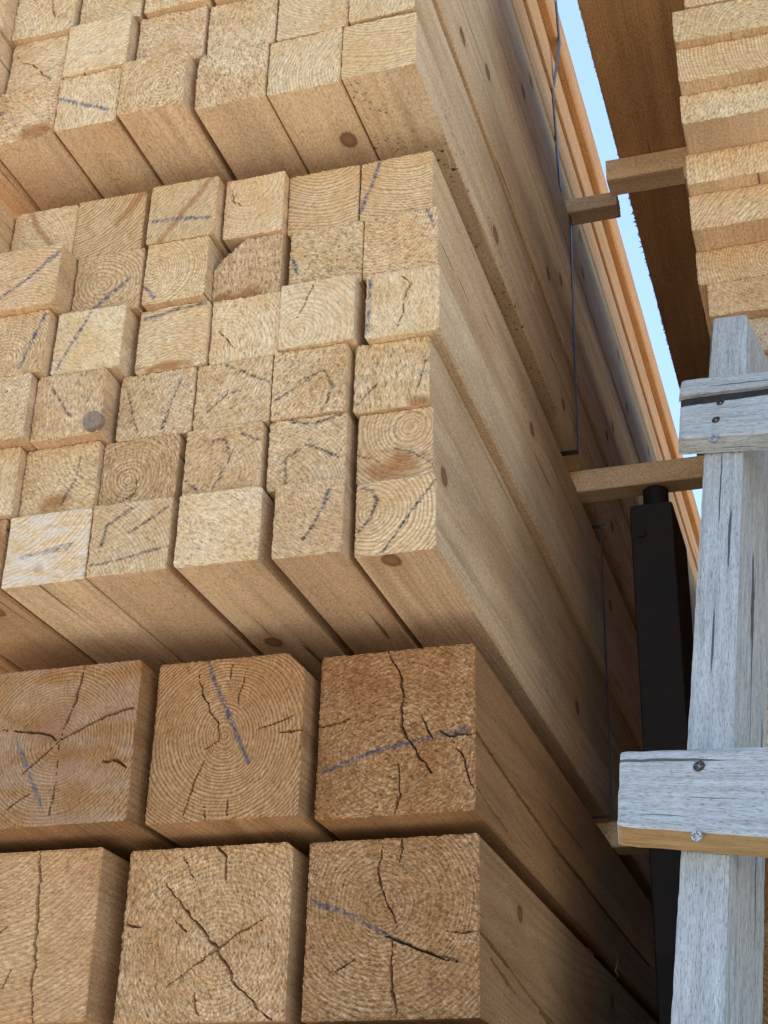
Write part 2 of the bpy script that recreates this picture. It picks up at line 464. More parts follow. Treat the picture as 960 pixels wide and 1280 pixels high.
Y_END = 6.4
# ------------------------------------------------------------------ big square beams, lowest pack
BZ_TOP, BH, BP = .822, .2445, .2645         # top, height, row pitch (laths between the rows)
def big_x(a, b, ym, Y): return on_y((a, ym), Y)[0], on_y((b, ym), Y)[0]
BIG = {   # (column, row from top): px left, px right, px y, front offset, traits
 (0, 0): dict(px=(398, 594, 915), dy=-.0, warm=.98, ringc=.5, dark=.42, rough=1.0, pith=(.45, .35),
      blue=[[(.04, .28), (.35, .38), (.7, .44), (.95, .47)]],
      cracks=[([(.44, 1.0), (.50, .86), (.54, .70), (.53, .52), (.62, .40), (.72, .22)], .0017), ([(.52, .30), (.53, .12), (.51, 0)], .0017), ([(0, .56), (.12, .57), (.22, .60)], .0016), ([(.78, .48), (.84, .44), (1, .45)], .0014), ([(.66, .58), (.74, .44)], .0012), ([(.86,.4),(.93,.27),(.99,.12)],.001)],
      side=[([(0, .46), (.25, .40), (.55, .36), (1.0, .34), (1.6, .33)], .0032, .014), ([(0, .14), (.12, .10), (.2, .08)], .0016, .006), ([(.5, .62), (.8, .60)], .0014, .005)],
      label='rightmost thick beam in the upper row, blue line across its cracked end'),
 (1, 0): dict(px=(190, 376, 935), dy=-.030, warm=.82, ringc=1.0, dark=.30, rough=.35, pith=(.45, .50), wane={'TR': .028},
      blue=[[(.34, .99), (.42, .80), (.55, .55), (.66, .33)]],
      cracks=[([(.28, .92), (.32, .78), (.44, .60), (.45, .48)], .0011), ([(1, .50), (.93, .51), (.86, .50)], .0016), ([(.24, .03), (.30, .20), (.36, .36)], .0010), ([(.45, .48), (.36, .43)], .0010), ([(.50, .95), (.49, .80)], .0009), ([(.40, .0), (.39, .09)], .0010), ([(.60,.9),(.56,.7)],.0008), ([(.95,.6),(.7,.53)],.0007), ([(.55,.02),(.54,.12)],.001)],
      label='thick beam with round growth rings and slanting blue line, second from right'),
 (2, 0): dict(px=(-42, 165, 945), dy=-.058, warm=.92, ringc=.9, dark=.40, rough=.35, pith=(.56, .52), white=.25,
      blue=[[(.30, .55), (.40, .33), (.50, .12)]], stain=[(.5, .62, .12, .12), (.62, .42, .12, .1)],
      cracks=[([(.56, .52), (.62, .75), (.66, .99)], .0015), ([(.56, .52), (.75, .62), (.97, .70), (1, .70)], .0019), ([(.56, .52), (.42, .58), (.2, .62)], .0017), ([(.56, .52), (.44, .40), (.33, .30)], .0012), ([(.82, .36), (.9, .37), (1, .31)], .0024), ([(.56, .50), (.57, .2), (.55, 0)], .001), ([(.3, .12), (.42, .2)], .001)],
      label='leftmost thick beam in the upper row, star shaped cracks in its dark end'),
 (0, 1): dict(px=(382, 599, 1160), dy=.043, warm=.80, ringc=.8, dark=.34, rough=.95, pith=(.52, .62),
      blue=[[(.03, .66), (.25, .58), (.48, .45)]], black=[[(.45, .47), (.65, .37), (.88, .30)]],
      cracks=[([(.55, .99), (.54, .86)], .0014), ([(.44, .96), (.42, .80), (.46, .66), (.54, .50)], .0013), ([(.52, .42), (.51, .22), (.55, .0)], .0018), ([(.82, .46), (.92, .45), (1, .46)], .0014), ([(.48, .45), (.68, .36), (.88, .30)], .0013), ([(.18, .26), (.30, .33)], .001)],
      side=[([(0, .46), (.10, .42), (.17, .39)], .0030, .012), ([(.06, .36), (.22, .27)], .0026, .010), ([(.12, .42), (.34, .30), (.5, .26)], .0018, .007), ([(.38, .27), (.55, .2)], .0022, .009), ([(.45, .22), (.62, .12), (.7, .1)], .0024, .010)],
      label='rightmost thick beam in the lower row, slanting blue line on coarse end'),
 (1, 1): dict(px=(153, 361, 1165), dy=.030, warm=.62, ringc=.6, dark=.20, rough=1.0, pith=(.58, .40), wane={'TR': .010},
      cracks=[([(.24, .80), (.36, .66), (.46, .54), (.58, .40), (.70, .22), (.92, .0)], .0021), ([(.30, .20), (.45, .31), (.58, .40), (.72, .50), (.84, .56)], .0015), ([(.52, 1), (.60, .93), (.61, .78)], .0020), ([(.0, .56), (.12, .54)], .0016), ([(.33, .95), (.42, .80)], .0009), ([(.5, .02), (.47, .16)], .0013), ([(.3,.6),(.4,.5)],.0008)],
      label='thick pale beam with an X shaped crack, second from right in lower row'),
 (2, 1): dict(px=(-90, 117, 1170), dy=.0, warm=.74, ringc=.6, dark=.22, rough=.45, pith=(.3, 1.4),
      cracks=[([(.62, 1), (.63, .86), (.66, .6), (.67, .3), (.70, .0)], .0021), ([(.35, .45), (.48, .55)], .0014), ([(.5, .2), (.53, .3)], .001)],
      label='leftmost thick beam in the lower row, one long upright crack'),
}
big_cols = {}
for (c, r), d in sorted(BIG.items()):
    Yf = 1.952 + d['dy']
    x0, x1 = big_x(d['px'][0], d['px'][1], d['px'][2], Yf)
    zt = BZ_TOP - r * BP
    if (c - 1, r) in big_cols: x1 = min(x1, big_cols[(c - 1, r)][0] - .003)
    big_cols[(c, r)] = (x0, x1)
    o = beam('thick_timber', x0, x1, Yf, Y_END, zt - BH, zt, n=170, warm=d['warm'], ringc=d['ringc'], dark=d['dark'] - .12, rough=d['rough'], pith=d['pith'],
             blue=d.get('blue', ()), black=d.get('black', ()), stain=d.get('stain', ()), cracks=d['cracks'], side_cracks=d.get('side', ()),
             white=d.get('white', 0), wane=d.get('wane'), tilt=(0.0, 0.0))
    tag(o, d['label'], 'beam', 'thick beams of the lowest pack')
# courses that carry them, below and beside the picture
zt = BZ_TOP - 2 * BP; k = 0
while zt - BH > -H + .05:
    for c in range(4):
        xr = -.492 - c * .262
        o = beam('thick_timber', xr - .252, xr, 1.97 + .02 * ((c + k) % 3), Y_END, zt - BH, zt, n=24 if k == 0 else 6, warm=.6, dark=.3)
        tag(o, 'thick beam in a course under the two rows of cracked beams', 'beam', 'thick beams of the lowest pack')
    zt -= BP; k += 1
for r in range(2):
    xr = big_cols[(2, r)][0] - .006
    zt2 = BZ_TOP - r * BP
    o = beam('thick_timber', xr - .25, xr, 1.93, Y_END, zt2 - BH, zt2, n=24, warm=.6, dark=.3)
    tag(o, 'thick beam at the far left end of the %s row of cracked beams' % ('upper' if r == 0 else 'lower'), 'beam', 'thick beams of the lowest pack')
z_bear = zt
for yb in (2.5, 4.0, 5.6):
    o = beam('ground_bearer', -1.55, -.45, yb, yb + .14, -H, z_bear + BP - BH - .001, n=6, dark=.4, warm=.5)
    tag(o, 'squared timber bearer on the ground under the thick beams', 'bearer', 'ground bearers')

# ------------------------------------------------------------------ middle pack
MZ, MH = .8785, .1147
# px left, px right, px y, front offset, (warm, ring contrast, dark, rough), extras
MID = {
 (0,0): ((444,545,640), .000, (.22,.9,.00,.35), dict(pith=(.35,.6), knot=(-.012,.022,-.001), black=[[(.08,.92),(.20,.88),(.27,.74),(.20,.52),(.05,.34)],[(1,.92),(.75,.60),(.36,.04)]], t='black arc and slanting line on ringed end')),
 (0,1): ((447,541,548), .008, (.25,.9,.02,.40), dict(pith=(.6,.75), knot=(.058,.06,.03), black=[[(0,.42),(.2,.36)],[(.5,.46),(.75,.36),(1,.18)]], stain=[(.55,.20,.38,.2)], t='brown patch and short black stroke')),
 (0,2): ((443,537,458), .000, (.38,.3,.02,.90), dict(black=[[(.05,.12),(.30,.38)],[(.95,.62),(.85,.25)]], stain=[(.9,.05,.2,.08)], t='coarse end with faint black strokes')),
 (0,3): ((457,549,378),-.012, (.10,.4,.00,.55), dict(blue=[[(.05,.92),(.05,.55),(.03,.1)]], cracks=[([(.40,.98),(.60,.76),(.50,.5),(.52,.35),(.42,.05)],.0012)], t='zigzag crack in pale end')),
 (0,4): ((455,547,300),-.003, (.30,.8,.00,.75), dict(pith=(.1,1.1), blue=[[(.84,.98),(.90,.85),(.95,.70)]], t='small blue dash at upper corner')),
 (0,5): ((451,541,228), .003, (.20,1.,.00,.30), dict(pith=(.9,1.6), blue=[[(.27,1),(.15,.6),(.0,.15)]], t='steep blue line at left of end')),
 (1,0): ((341,428,658),-.024, (.42,.4,.06,.70), dict(pith=(.9,.9), blue=[[(.78,.85),(.72,.65)]], black=[[(.70,.62),(.58,.40),(.45,.22)]], t='bluish black streak on end')),
 (1,1): ((335,432,568),-.008, (.40,.5,.02,.70), dict(black=[[(.25,.02),(.24,.45),(.50,.60),(.95,.36)],[(.3,.95),(.6,.9),(.95,.98)]], t='black hook drawn on end')),
 (1,2): ((340,432,482),-.014, (.42,.3,.02,.95), dict(black=[[(.45,.55),(.72,.62),(.82,.35),(.70,.06)],[(.05,.28),(.50,.52)]], t='black loop drawn on coarse end')),
 (1,3): ((349,442,398),-.022, (.12,.5,.00,.30), dict(pith=(.1,.2), cracks=[([(.45,.95),(.33,.65),(.22,.42)],.0008)], t='smooth pale end with fine crack')),
 (1,4): ((362,453,318), .000, (.35,.3,.00,1.0), dict(blue=[[(.04,.55),(.12,.30)]], t='coarse end, blue dash at left')),
 (1,5): ((361,448,248), .004, (.22,1.,.00,.25), dict(pith=(.35,1.5), t='clear curved growth rings')),
 (2,0): ((219,323,678),-.030, (.15,.3,.00,.70), dict(t='plain pale end')),
 (2,1): ((229,325,590),-.016, (.40,.5,.04,.75), dict(pith=(.5,.3), black=[[(.25,.80),(.52,.80),(.60,.52),(.40,.12)],[(.72,.85),(.95,.72)],[(.0,.3),(.2,.12)]], t='black curl drawn on brownish end')),
 (2,2): ((243,337,503),-.012, (.35,.4,.02,.80), dict(black=[[(.38,.96),(.62,.80),(.95,.60)],[(.18,.28),(.45,.50),(.6,.52)]], t='slanting black stroke at top of end')),
 (2,3): ((263,349,418),-.010, (.08,.5,.00,.60), dict(pith=(.1,.1), cracks=[([(.02,.62),(.2,.40),(.42,.15)],.0008)], t='pale end with short slanting crack')),
 (2,4): ((267,350,345),-.006, (.42,.3,.04,1.0), dict(wane={'TL':.05}, stain=[(.3,.05,.5,.10)], t='missing upper left corner')),
 (2,5): ((279,361,275),-.014, (.22,.5,.00,.35), dict(cracks=[([(.10,.82),(.14,.62),(.30,.48)],.0009)], t='short curved crack at upper left')),
 (3,0): ((111,209,688),-.032, (.28,.6,.02,.45), dict(black=[[(.15,.42),(.20,.70),(.50,.90)],[(.05,.16),(.35,.18),(.9,.30)],[(.5,.55),(.95,.86)]], t='scrawled dark outline on end')),
 (3,1): ((126,220,597),-.014, (.45,.9,.04,.80), dict(pith=(.5,.40), cracks=[([(.5,.5),(.48,.2),(.3,.1)],.001)], t='round rings and brown core')),
 (3,2): ((148,240,512),-.014, (.35,.4,.02,.80), dict(black=[[(.10,.76),(.18,.45),(.30,.10)],[(.80,.82),(.62,.10)]], t='black V shaped strokes')),
 (3,3): ((171,257,435),-.016, (.15,.6,.00,.55), dict(pith=(.4,-.3), blue=[[(.08,.86),(.5,.93),(.95,.96)]], stain=[(.4,.05,.4,.07)], t='blue dotted line along top edge')),
 (3,4): ((179,265,358),-.032, (.22,.9,.00,.40), dict(pith=(.35,.55), blue=[[(.02,.30),(.20,.10)]], t='round rings, blue dash lower left')),
 (3,5): ((184,267,288),-.034, (.28,.7,.00,.35), dict(blue=[[(.08,.38),(.5,.35),(.92,.28)]], streak=[[(.88,.97),(.6,.55),(.2,.0)]], t='level blue line and brown slash')),
 (4,0): ((6,108,697),-.030, (.05,.7,.00,.30), dict(pith=(-.2,1.6), white=.9, blue=[[(.2,.4),(.5,.45),(.8,.5)]], stain=[(.42,.22,.07,.07)], t='whitish end')),
 (4,1): ((28,123,605),-.024, (.35,.5,.00,.75), dict(black=[[(.75,.78),(.72,.45),(.55,.10)]], stain=[(.5,.15,.18,.12)], t='thin curved black line')),
 (4,2): ((41,126,518),-.048, (.36,.4,.02,.80), dict(black=[[(.22,.82),(.38,.55),(.56,.30)]], t='round plug at lower corner')),
 (4,3): ((67,150,440),-.045, (.10,.3,.00,.45), dict(blue=[[(.08,.08),(.28,.5),(.48,.92)]], t='steep blue line on pale end')),
 (4,4): ((92,174,367),-.030, (.40,.8,.02,.55), dict(pith=(.6,.5), blue=[[(.30,.05),(.55,.28),(.82,.50)]], t='slanting blue line')),
 (4,5): ((94,177,292),-.030, (.42,1.,.04,.25), dict(pith=(-.3,1.4), streak=[[(.95,.95),(.6,.5)]], t='bold slanting growth rings')),
 (5,0): ((-95,0,702),-.030, (.60,.5,.02,.45), dict(stain=[(.9,.6,.3,.4)], t='orange edge')),
 (5,1): ((-66,20,612),-.040, (.30,.5,.00,.55), dict(pith=(1.2,.5), t='only its right edge in view')),
 (5,2): ((-49,36,528),-.064, (.25,.4,.00,.75), dict(t='pale coarse end')),
 (5,3): ((-34,53,452),-.062, (.38,.8,.02,.60), dict(pith=(.4,.3), blue=[[(.95,.92),(.8,.5),(.68,.1)]], t='blue dashed line near right edge')),
 (5,4): ((-16,66,382),-.078, (.38,.7,.00,.40), dict(pith=(.7,-.4), blue=[[(.0,.1),(.5,.42),(.97,.85)]], t='long slanting blue line')),
 (5,5): ((14,91,308),-.030, (.26,.5,.00,.45), dict(streak=[[(.25,.95),(.45,.6),(.8,.12)]], t='brown slanting streak')),
}
DM = 1.75
mid_x = {}
mid_obj = {}
for r in range(6):
    for c in range(6):
        px, dy, pr, ex = MID[(c, r)]
        ex = dict(ex); t = ex.pop('t')
        Yf = DM + dy
        x0, x1 = on_y((px[0], px[2]), Yf)[0], on_y((px[1], px[2]), Yf)[0]
        if c: x1 = min(x1, mid_x[(c - 1, r)][0] - .0015)
        mid_x[(c, r)] = (x0, x1)
        o = beam('square_timber', x0, x1, Yf, Y_END, MZ + r * MH, MZ + (r + 1) * MH - .0004, n=62,
                 warm=pr[0], ringc=pr[1], dark=pr[2] + .03, rough=pr[3], mould=.2, **ex)
        mid_obj[(c, r)] = o
        lab = '%s, %s, middle pack, %s' % (col_word(c), row_word(r), t)
        tag(o, lab, 'beam', 'square beams of the middle pack')
    x1 = mid_x[(5, r)][0] - .003
    o = beam('square_timber', x1 - .118, x1, DM - (.10 if r == 5 else .065), Y_END, MZ + r * MH, MZ + (r + 1) * MH - .0004, n=40 if r == 5 else 20, warm=.25)
    tag(o, 'seventh beam from right, %s of middle pack, at left picture edge' % row_word(r), 'beam', 'square beams of the middle pack')

# round plug in the end of one beam
def cylinder(name, r0, r1, h, seg, mat, loc, parent=None, axis='Z', bevel=0):
    vs, fs = [], []
    prof = [(r0, 0), (r1, h - bevel), (r1 - bevel, h)] if bevel else [(r0, 0), (r1, h)]
    for rr, zz in prof:
        for k in range(seg):
            a = 2 * math.pi * k / seg
            p = (rr * math.cos(a), rr * math.sin(a), zz)
            if axis == '-Y': p = (p[0], -p[2], p[1])
            vs.append(p)
    m = len(prof)
    for j in range(m - 1):
        for k in range(seg):
            fs.append((j * seg + k, j * seg + (k + 1) % seg, (j + 1) * seg + (k + 1) % seg, (j + 1) * seg + k))
    fs.append(tuple((m - 1) * seg + k for k in range(seg))); fs.append(tuple(reversed(range(seg))))
    return mesh_object(name, vs, fs, [mat], loc=loc, parent=parent)
M_PLUG = simple_material('grey_brown_plug', (.17, .11, .075), (.36, .26, .18), 160, .8, 0, .4)
x0, x1 = mid_x[(4, 2)]
o = cylinder('plug', .0165, .0155, .012, 28, M_PLUG, ((x1 - x0) / 2 - .009, .0025, .017), parent=mid_obj[(4, 2)], axis='-Y', bevel=.0015)

# ------------------------------------------------------------------ upper pack
TZ, TH, DT = 1.6205, .1095, 1.62
TOP = {
 (0,0): (-.619,-.501, .000, (.16,.9,.00,.30), dict(pith=(.6,2.2), mould=1.0), 'level growth rings on smooth end'),
 (1,0): (-.742,-.622, .004, (.20,.6,.00,.45), dict(pith=(1.2,.2), mould=.1, knot=(.03,.13,-.001)), 'yellowish end, knot on its underside'),
 (2,0): (-.861,-.744, .000, (.22,.3,.00,1.0), dict(mould=.1, knot=(9,9,9)), 'coarse torn end'),
 (3,0): (-.985,-.872,-.020, (.24,.7,.00,.70), dict(pith=(.5,.4), mould=.2, knot=(9,9,9)), 'end standing slightly proud'),
 (4,0): (-1.099,-.990,-.014, (.22,.4,.00,.60), dict(blue=[[(.02,.62),(.4,.42),(.85,.22)]], mould=.3, knot=(9,9,9)), 'blue slanting line on end'),
 (5,0): (-1.216,-1.103,-.010, (.20,.4,.00,1.0), dict(stain=[(.7,.1,.3,.15)], blue=[[(.0,.55),(.12,.62)]], mould=.3), 'coarse end with reddish lower corner'),
 (0,1): (-.610,-.503,-.004, (.18,.6,.00,.40), dict(), 'plain pale end'),
 (1,1): (-.731,-.613, .002, (.24,.5,.00,.45), dict(), 'yellowish end'),
 (2,1): (-.852,-.735, .004, (.26,.3,.00,.80), dict(), 'coarse golden end'),
 (3,1): (-.975,-.857, .000, (.28,.4,.00,.85), dict(white=.2), 'coarse golden end with white patch'),
 (4,1): (-1.095,-.981,-.020, (.12,.4,.00,.50), dict(pith=(.8,-.5)), 'pale end with yellow corner'),
 (5,1): (-1.206,-1.104,-.006, (.30,.4,.02,.55), dict(cracks=[([(.1,.75),(.4,.5),(.8,.12)],.0009)]), 'thin slanting crack on brownish end'),
}
for (c, r), (x0, x1, dy, pr, ex, t) in TOP.items():
    o = beam('square_timber', x0, x1, DT + dy, Y_END, TZ + r * TH, TZ + (r + 1) * TH - (.0035 if c == 0 else .0004), n=62, warm=pr[0] * .9, ringc=pr[1], dark=pr[2], rough=pr[3], **ex)
    tag(o, '%s, %s of upper pack, %s' % (col_word(c), row_word(r), t), 'beam', 'square beams of the upper pack')
for r in range(2, 6):
    for c in range(6):
        sh = .012 * r if c else 0
        x1 = -.4955 + (.001 * (r % 2)) if c == 0 else -.502 - c * .1205 + sh * .5
        o = beam('square_timber', x1 - .1135, x1, DT + float(rng.uniform(-.02, .012)), Y_END, TZ + r * TH, TZ + (r + 1) * TH - .0004, n=50 if (r < 4) else 24,
                 warm=.16 + .1 * rng.random(), ringc=.5, rough=.7, cracks=[([(.5, .95), (.6, .6), (.66, .3)], .0011)] if (c, r) == (5, 2) else ())
        tag(o, '%s, %s of upper pack' % (col_word(c), row_word(r)), 'beam', 'square beams of the upper pack')
for r in range(6):
    x1 = -1.219 + .006 * r - (.0 if r else .002)
    o = beam('square_timber', x1 - .115, x1, DT - .045 - .01 * (r % 2), Y_END, TZ + r * TH, TZ + (r + 1) * TH - .0004, n=40 if r in (1, 2) else 20, warm=.18)
    tag(o, 'seventh beam from right, %s of upper pack, at left picture edge' % row_word(r), 'beam', 'square beams of the upper pack')

# ------------------------------------------------------------------ topmost pack (only its right flank shows)
PZ, PH = 2.3175, .1235
for r, xr in enumerate((-.506, -.505, -.499, -.478)):
    for c in range(6):
        x1 = xr - c * .124
        o = beam('long_timber', x1 - .12, x1, 1.58 + .02 * ((r + c) % 3), 7.2, PZ + r * PH + .001, PZ + (r + 1) * PH - (.009 if c == 0 else .001), n=22 if c == 0 else 6, warm=.72, ringc=.5, dark=.0)
        if c == 0:
            tag(o, ['lowest orange beam on the flank of the topmost pack', 'second orange beam up on the flank of the topmost pack',
                    'third orange beam up on the flank of the topmost pack', 'bright yellowish top beam against the sky on the topmost pack'][r], 'beam', 'beams of the topmost pack')
        else:
            tag(o, 'beam inside the topmost pack behind its orange flank', 'beam', 'beams of the topmost pack')

# ------------------------------------------------------------------ bearers between the packs
def cross_bearer(name, Xa, Xb, Ya, Yb, Za, Zb, warm, dark, label, group, n=26, wane=None):
    """a squared lath lying along X; its right end is rough"""
    o = beam(name, -(Yb - Ya) / 2, (Yb - Ya) / 2, 0, Xb - Xa, 0, Zb - Za, n=n, warm=warm, dark=dark, ringc=.4, rough=.3, wane=wane, knot=(9, 9, 9))
    o.location = (Xb, (Ya + Yb) / 2, Za + H)
    o.rotation_euler = (0, 0, math.radians(90))            # its +Y runs to -X, its end faces +X
    tag(o, label, 'bearer', group)
    return o
GB = 'laths between the packs'
k = 0; zz = BZ_TOP - BP
while zz > -H + .2:
    for yb in (2.9, 5.3):
        cross_bearer('bearer', -1.42, -.52, yb, yb + .05, zz + .0003, zz + BP - BH - .0003, .4, .2,
                     'thin lath between rows of thick beams, deep in the gap', 'thin laths between the thick beams', n=6)
    zz -= BP
cross_bearer('bearer', -1.35, -.385, 3.11, 3.18, BZ_TOP + .0003, MZ - .0003, .10, -.2, 'sawn lath under the middle pack, behind the low grey rung', GB)
cross_bearer('bearer', -1.35, -.46, 5.40, 5.47, BZ_TOP + .0003, MZ - .0003, .3, .1, 'far lath deep under the middle pack', GB, n=6)
cross_bearer('bearer', -1.35, -.226, 2.925, 2.985, MZ + 6 * MH + .0002, TZ - .0003, .05, -.25, 'long pale lath jutting out above the black post', GB)
cross_bearer('bearer', -1.35, -.46, 5.40, 5.46, MZ + 6 * MH + .0002, TZ - .0003, .18, .0, 'far lath deep under the upper pack', GB, n=6)
cross_bearer('bearer', -1.35, -.379, 2.85, 2.905, TZ + 6 * TH + .0002, PZ + .0005, .30, -.05, 'short lath jutting out against the sky under the topmost pack', GB)
cross_bearer('bearer', -1.35, -.46, 5.40, 5.46, TZ + 6 * TH + .0002, PZ + .0005, .3, .0, 'far lath deep under the topmost pack', GB, n=6)

# ------------------------------------------------------------------ straps
def strap(y, z0, z1, xs, xl, label, w=.019, t=.0009, slant=.03):
    """a flat band looped round a pack; xs = outline of the right flank as (x, z) from bottom to top"""
    pts = [(xl, z0)] + list(xs) + [(xl, z1)]
    vs, fs = [], []
    n = len(pts)
    cx = sum(p[0] for p in pts) / n; cz = sum(p[1] for p in pts) / n
    for (x, z) in pts:
        ox = t if x > cx else -t
        oz = t if z > (z0 + z1) / 2 else -t
        if not (abs(z - z0) < .003 or abs(z - z1) < .003): oz = 0
        lean = slant * (z - z0) / (z1 - z0)
        for (dx, dz, dy) in ((.0003, .0003, 0), (ox, oz, 0), (ox, oz, w), (.0003, .0003, w)):
            dxx = dx if dx != .0003 else math.copysign(.0002, ox); dzz = dz if dz != .0003 else 0
            vs.append((x + dxx, y + dy + lean, z + dzz + H))
    for i in range(n):
        j = (i + 1) % n
        for k in range(4):
            fs.append((i * 4 + k, i * 4 + (k + 1) % 4, j * 4 + (k + 1) % 4, j * 4 + k))
    o = mesh_object('strap', vs, fs, [M_STRAP])
    return tag(o, label, 'strap', 'packing straps')
strap(2.832, TZ, TZ + 6 * TH, [(-.4935, TZ - .0002), (-.4935, TZ + 6 * TH)], -1.336, 'dark strap down the flank of the upper pack')
xm = max(v[1] for k_, v in mid_x.items() if k_[0] == 0) + .0015
strap(3.07, MZ, MZ + 6 * MH, [(xm, MZ - .0002), (xm, MZ + 6 * MH)], -1.39, 'dark strap down the flank of the middle pack')
strap(2.80, PZ, PZ + 4 * PH, [(-.5035, PZ), (-.5025, PZ + 2 * PH), (-.4755, PZ + 3 * PH), (-.4755, PZ + 4 * PH)], -1.27, 'dark strap down the orange flank of the topmost pack', slant=-.13)

# ------------------------------------------------------------------ right-hand pack of boards
def zy(p): d = ray(p); return d[2] / d[1]
GA = 'boards of the right pack'
G = 1.45                                   # the right stack stands this much farther off than a first estimate
rows = [(None, 31), (41, 83), (99.5, 136), (175, 213), (228, 272), (300, 343), (344, 385), (395, 438)]
Yb = 1.33 * G; zb = zy((957, 31)) * Yb
A = [(Yb, zb + .047 * G, zb, -.0755)]
lefts = [-.0755, -.0745, -.075, -.075, -.0745, -.073, -.0665, -.062]
for i, (a, b) in enumerate(rows[1:], 1):
    if i != 6: Yb = A[-1][2] / zy((957, a))
    z1 = zy((957, b)) * Yb
    A.append((Yb, A[-1][2], z1, lefts[i]))
texts = ['coarse board end, topmost of the right pack stack in view', 'smooth board end second from top of the right pack',
         'torn bright board end third from top of the right pack', 'diagonal torn board end fourth from top of the right pack',
         'yellow board end fifth from top of the right pack', 'orange board end with dark pith speck, right pack',
         'orange board directly under the one with the pith speck', 'grey weathered board end just under the orange boards']
style = [(.22, .7, .02, .7), (.25, .9, .02, .5), (.20, .3, 0, 1.0), (.22, .5, 0, .9), (.28, .7, 0, .7), (.42, .8, .02, .5), (.45, .3, .04, .8), (.1, .3, .45, .9)]
for i, (Yf, zt, zl, lf) in enumerate(A):
    st_ = style[i]
    o = beam('board', lf * Yf, lf * Yf + .215 * G, Yf, 6.2, zl + .0004, zt, n=120, warm=st_[0], ringc=st_[1], dark=st_[2], rough=st_[3] * .8, edge=.0008,
             pith=[None, (.8, .9), None, None, (.9, -2), (.42, .5), None, None][i],
             black=[[(.40, .48), (.42, .5)]] and ([[(.415, .47), (.43, .52)]] if i == 5 else ()), white=.6 if i == 7 else 0)
    tag(o, texts[i], 'board', GA)
# boards above the frame that carry the upper pack
zt = A[0][1]
A_TOP = 1.385 * G
o = beam('board', -.064 * 1.33 * G, (-.064 * 1.33 + .215) * G, 1.325 * G, 6.2, zt + .0004, A_TOP, n=60, warm=.3, rough=.6)
tag(o, 'board above the topmost coarse board, cut by the picture top', 'board', GA)
# second row of boards to the right, out of the picture
zc = A[-1][2]
for i, (Yf, zt, zl, lf) in enumerate(A):
    for k in (1, 2):
        xx = lf * Yf + (.215 * k + .006 * k) * G
        o = beam('board', xx, xx + .212 * G, Yf + .01 * ((i + k) % 3), 6.2, zl + .0004, zt, n=6, warm=.3)
        tag(o, 'board to the right of the picture in the right pack', 'board', GA)
# lower boards: slivers show beside the ladder
px_rows = [(452, 490), (520, 560), (590, 625), (640, 668), (722, 770), (775, 822), (880, 930)]
zt = zc; i = 0
low_names = ['orange board end just above the doubled rung', 'board end hidden behind the doubled rung, right pack']
while zt > .50 * G:
    th = .047 * G
    Yl = (1.505 + [.0, .045, .01, .05, .012, .015, .06, .02, .03][i % 9]) * G
    o = beam('board', -.0585 * Yl - .004 * (i % 2), -.0585 * Yl + .21 * G, Yl, 6.2, zt - th + .0004, zt, n=70, warm=.55 if i == 0 else .3, dark=.05, rough=.8)
    tag(o, 'orange board end just above the doubled grey rung' if i == 0 else 'board sliver right of the ladder, %s below the doubled rung' % ORD[i - 1], 'board', GA)
    for k in (1, 2):
        xx = -.06 * Yl + (.213 * k + .005) * G
        o = beam('board', xx, xx + .21 * G, Yl, 6.2, zt - th + .0004, zt, n=6, warm=.3)
        tag(o, 'board to the right of the picture in the right pack', 'board', GA)
    zt -= th; i += 1
# bearers and a set-back pack under it, in deep shade
z_low = zt
for yb in (2.7, 3.9, 5.3):
    cross_bearer('bearer', -.15, .74, yb, yb + .08, z_low - .03, z_low - .0003, .4, .3, 'lath under the right pack in deep shade', 'laths under the right pack', n=6)
zt = z_low - .0303
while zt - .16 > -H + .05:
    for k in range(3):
        o = beam('shaded_timber', -.25 + k * .34, .085 + k * .34, 2.42, 6.2, zt - .16, zt - .0005, n=6, warm=1.0, dark=1.1)  # deep shade is painted in: wood colour turned far darker
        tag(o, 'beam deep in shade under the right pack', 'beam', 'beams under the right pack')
    zt -= .16
for yb in (2.9, 5.2):
    cross_bearer('ground_bearer', -.12, .74, yb, yb + .12, -H, zt - .0003, .4, .3, 'squared timber bearer on the ground under the right pack', 'ground bearers', n=6)

# laths and the overhanging pack above
cross_bearer('bearer', -.131 * G, .80, 1.70 * G, 1.765 * G, A_TOP + .0003, 1.4225 * G, .18, .0, 'small lath end poking out beside the right board ends', 'laths under the overhanging pack')
cross_bearer('bearer', -.242 * G, .80, 1.722 * G, 1.764 * G, 1.4225 * G + .0003, 1.46 * G - .0003, .25, -.1, 'splintered lath under the overhanging brown plank', 'laths under the overhanging pack')
cross_bearer('bearer', -.12 * G, .80, 5.0, 5.07, A_TOP + .0003, 1.46 * G - .0003, .2, .0, 'far lath carrying the overhanging pack', 'laths under the overhanging pack', n=6)
zt = 1.46 * G; r = 0
while zt < 2.38:
    for k in range(3):
        x0 = (-.2235 + k * .262) * G + (.004 * (r % 2))
        if r == 0 and k == 0:
            o = beam('plank', -.2235 * G, .034 * G, 1.38 * G, 7.6, zt, zt + .1, n=60, warm=.95, ringc=.6, dark=.04, fringe=800)
            tag(o, 'wide brown plank with splintered edge, seen from below against the sky', 'plank', 'planks of the overhanging pack')
        else:
            o = beam('plank', x0, x0 + .257 * G, 1.38 * G + .02 * ((r + k) % 3), 7.6, zt + .0005, zt + .1, n=6, warm=.7, dark=.2)
            tag(o, 'plank of the overhanging pack above the wide brown one', 'plank', 'planks of the overhanging pack')
    zt += .1005; r += 1

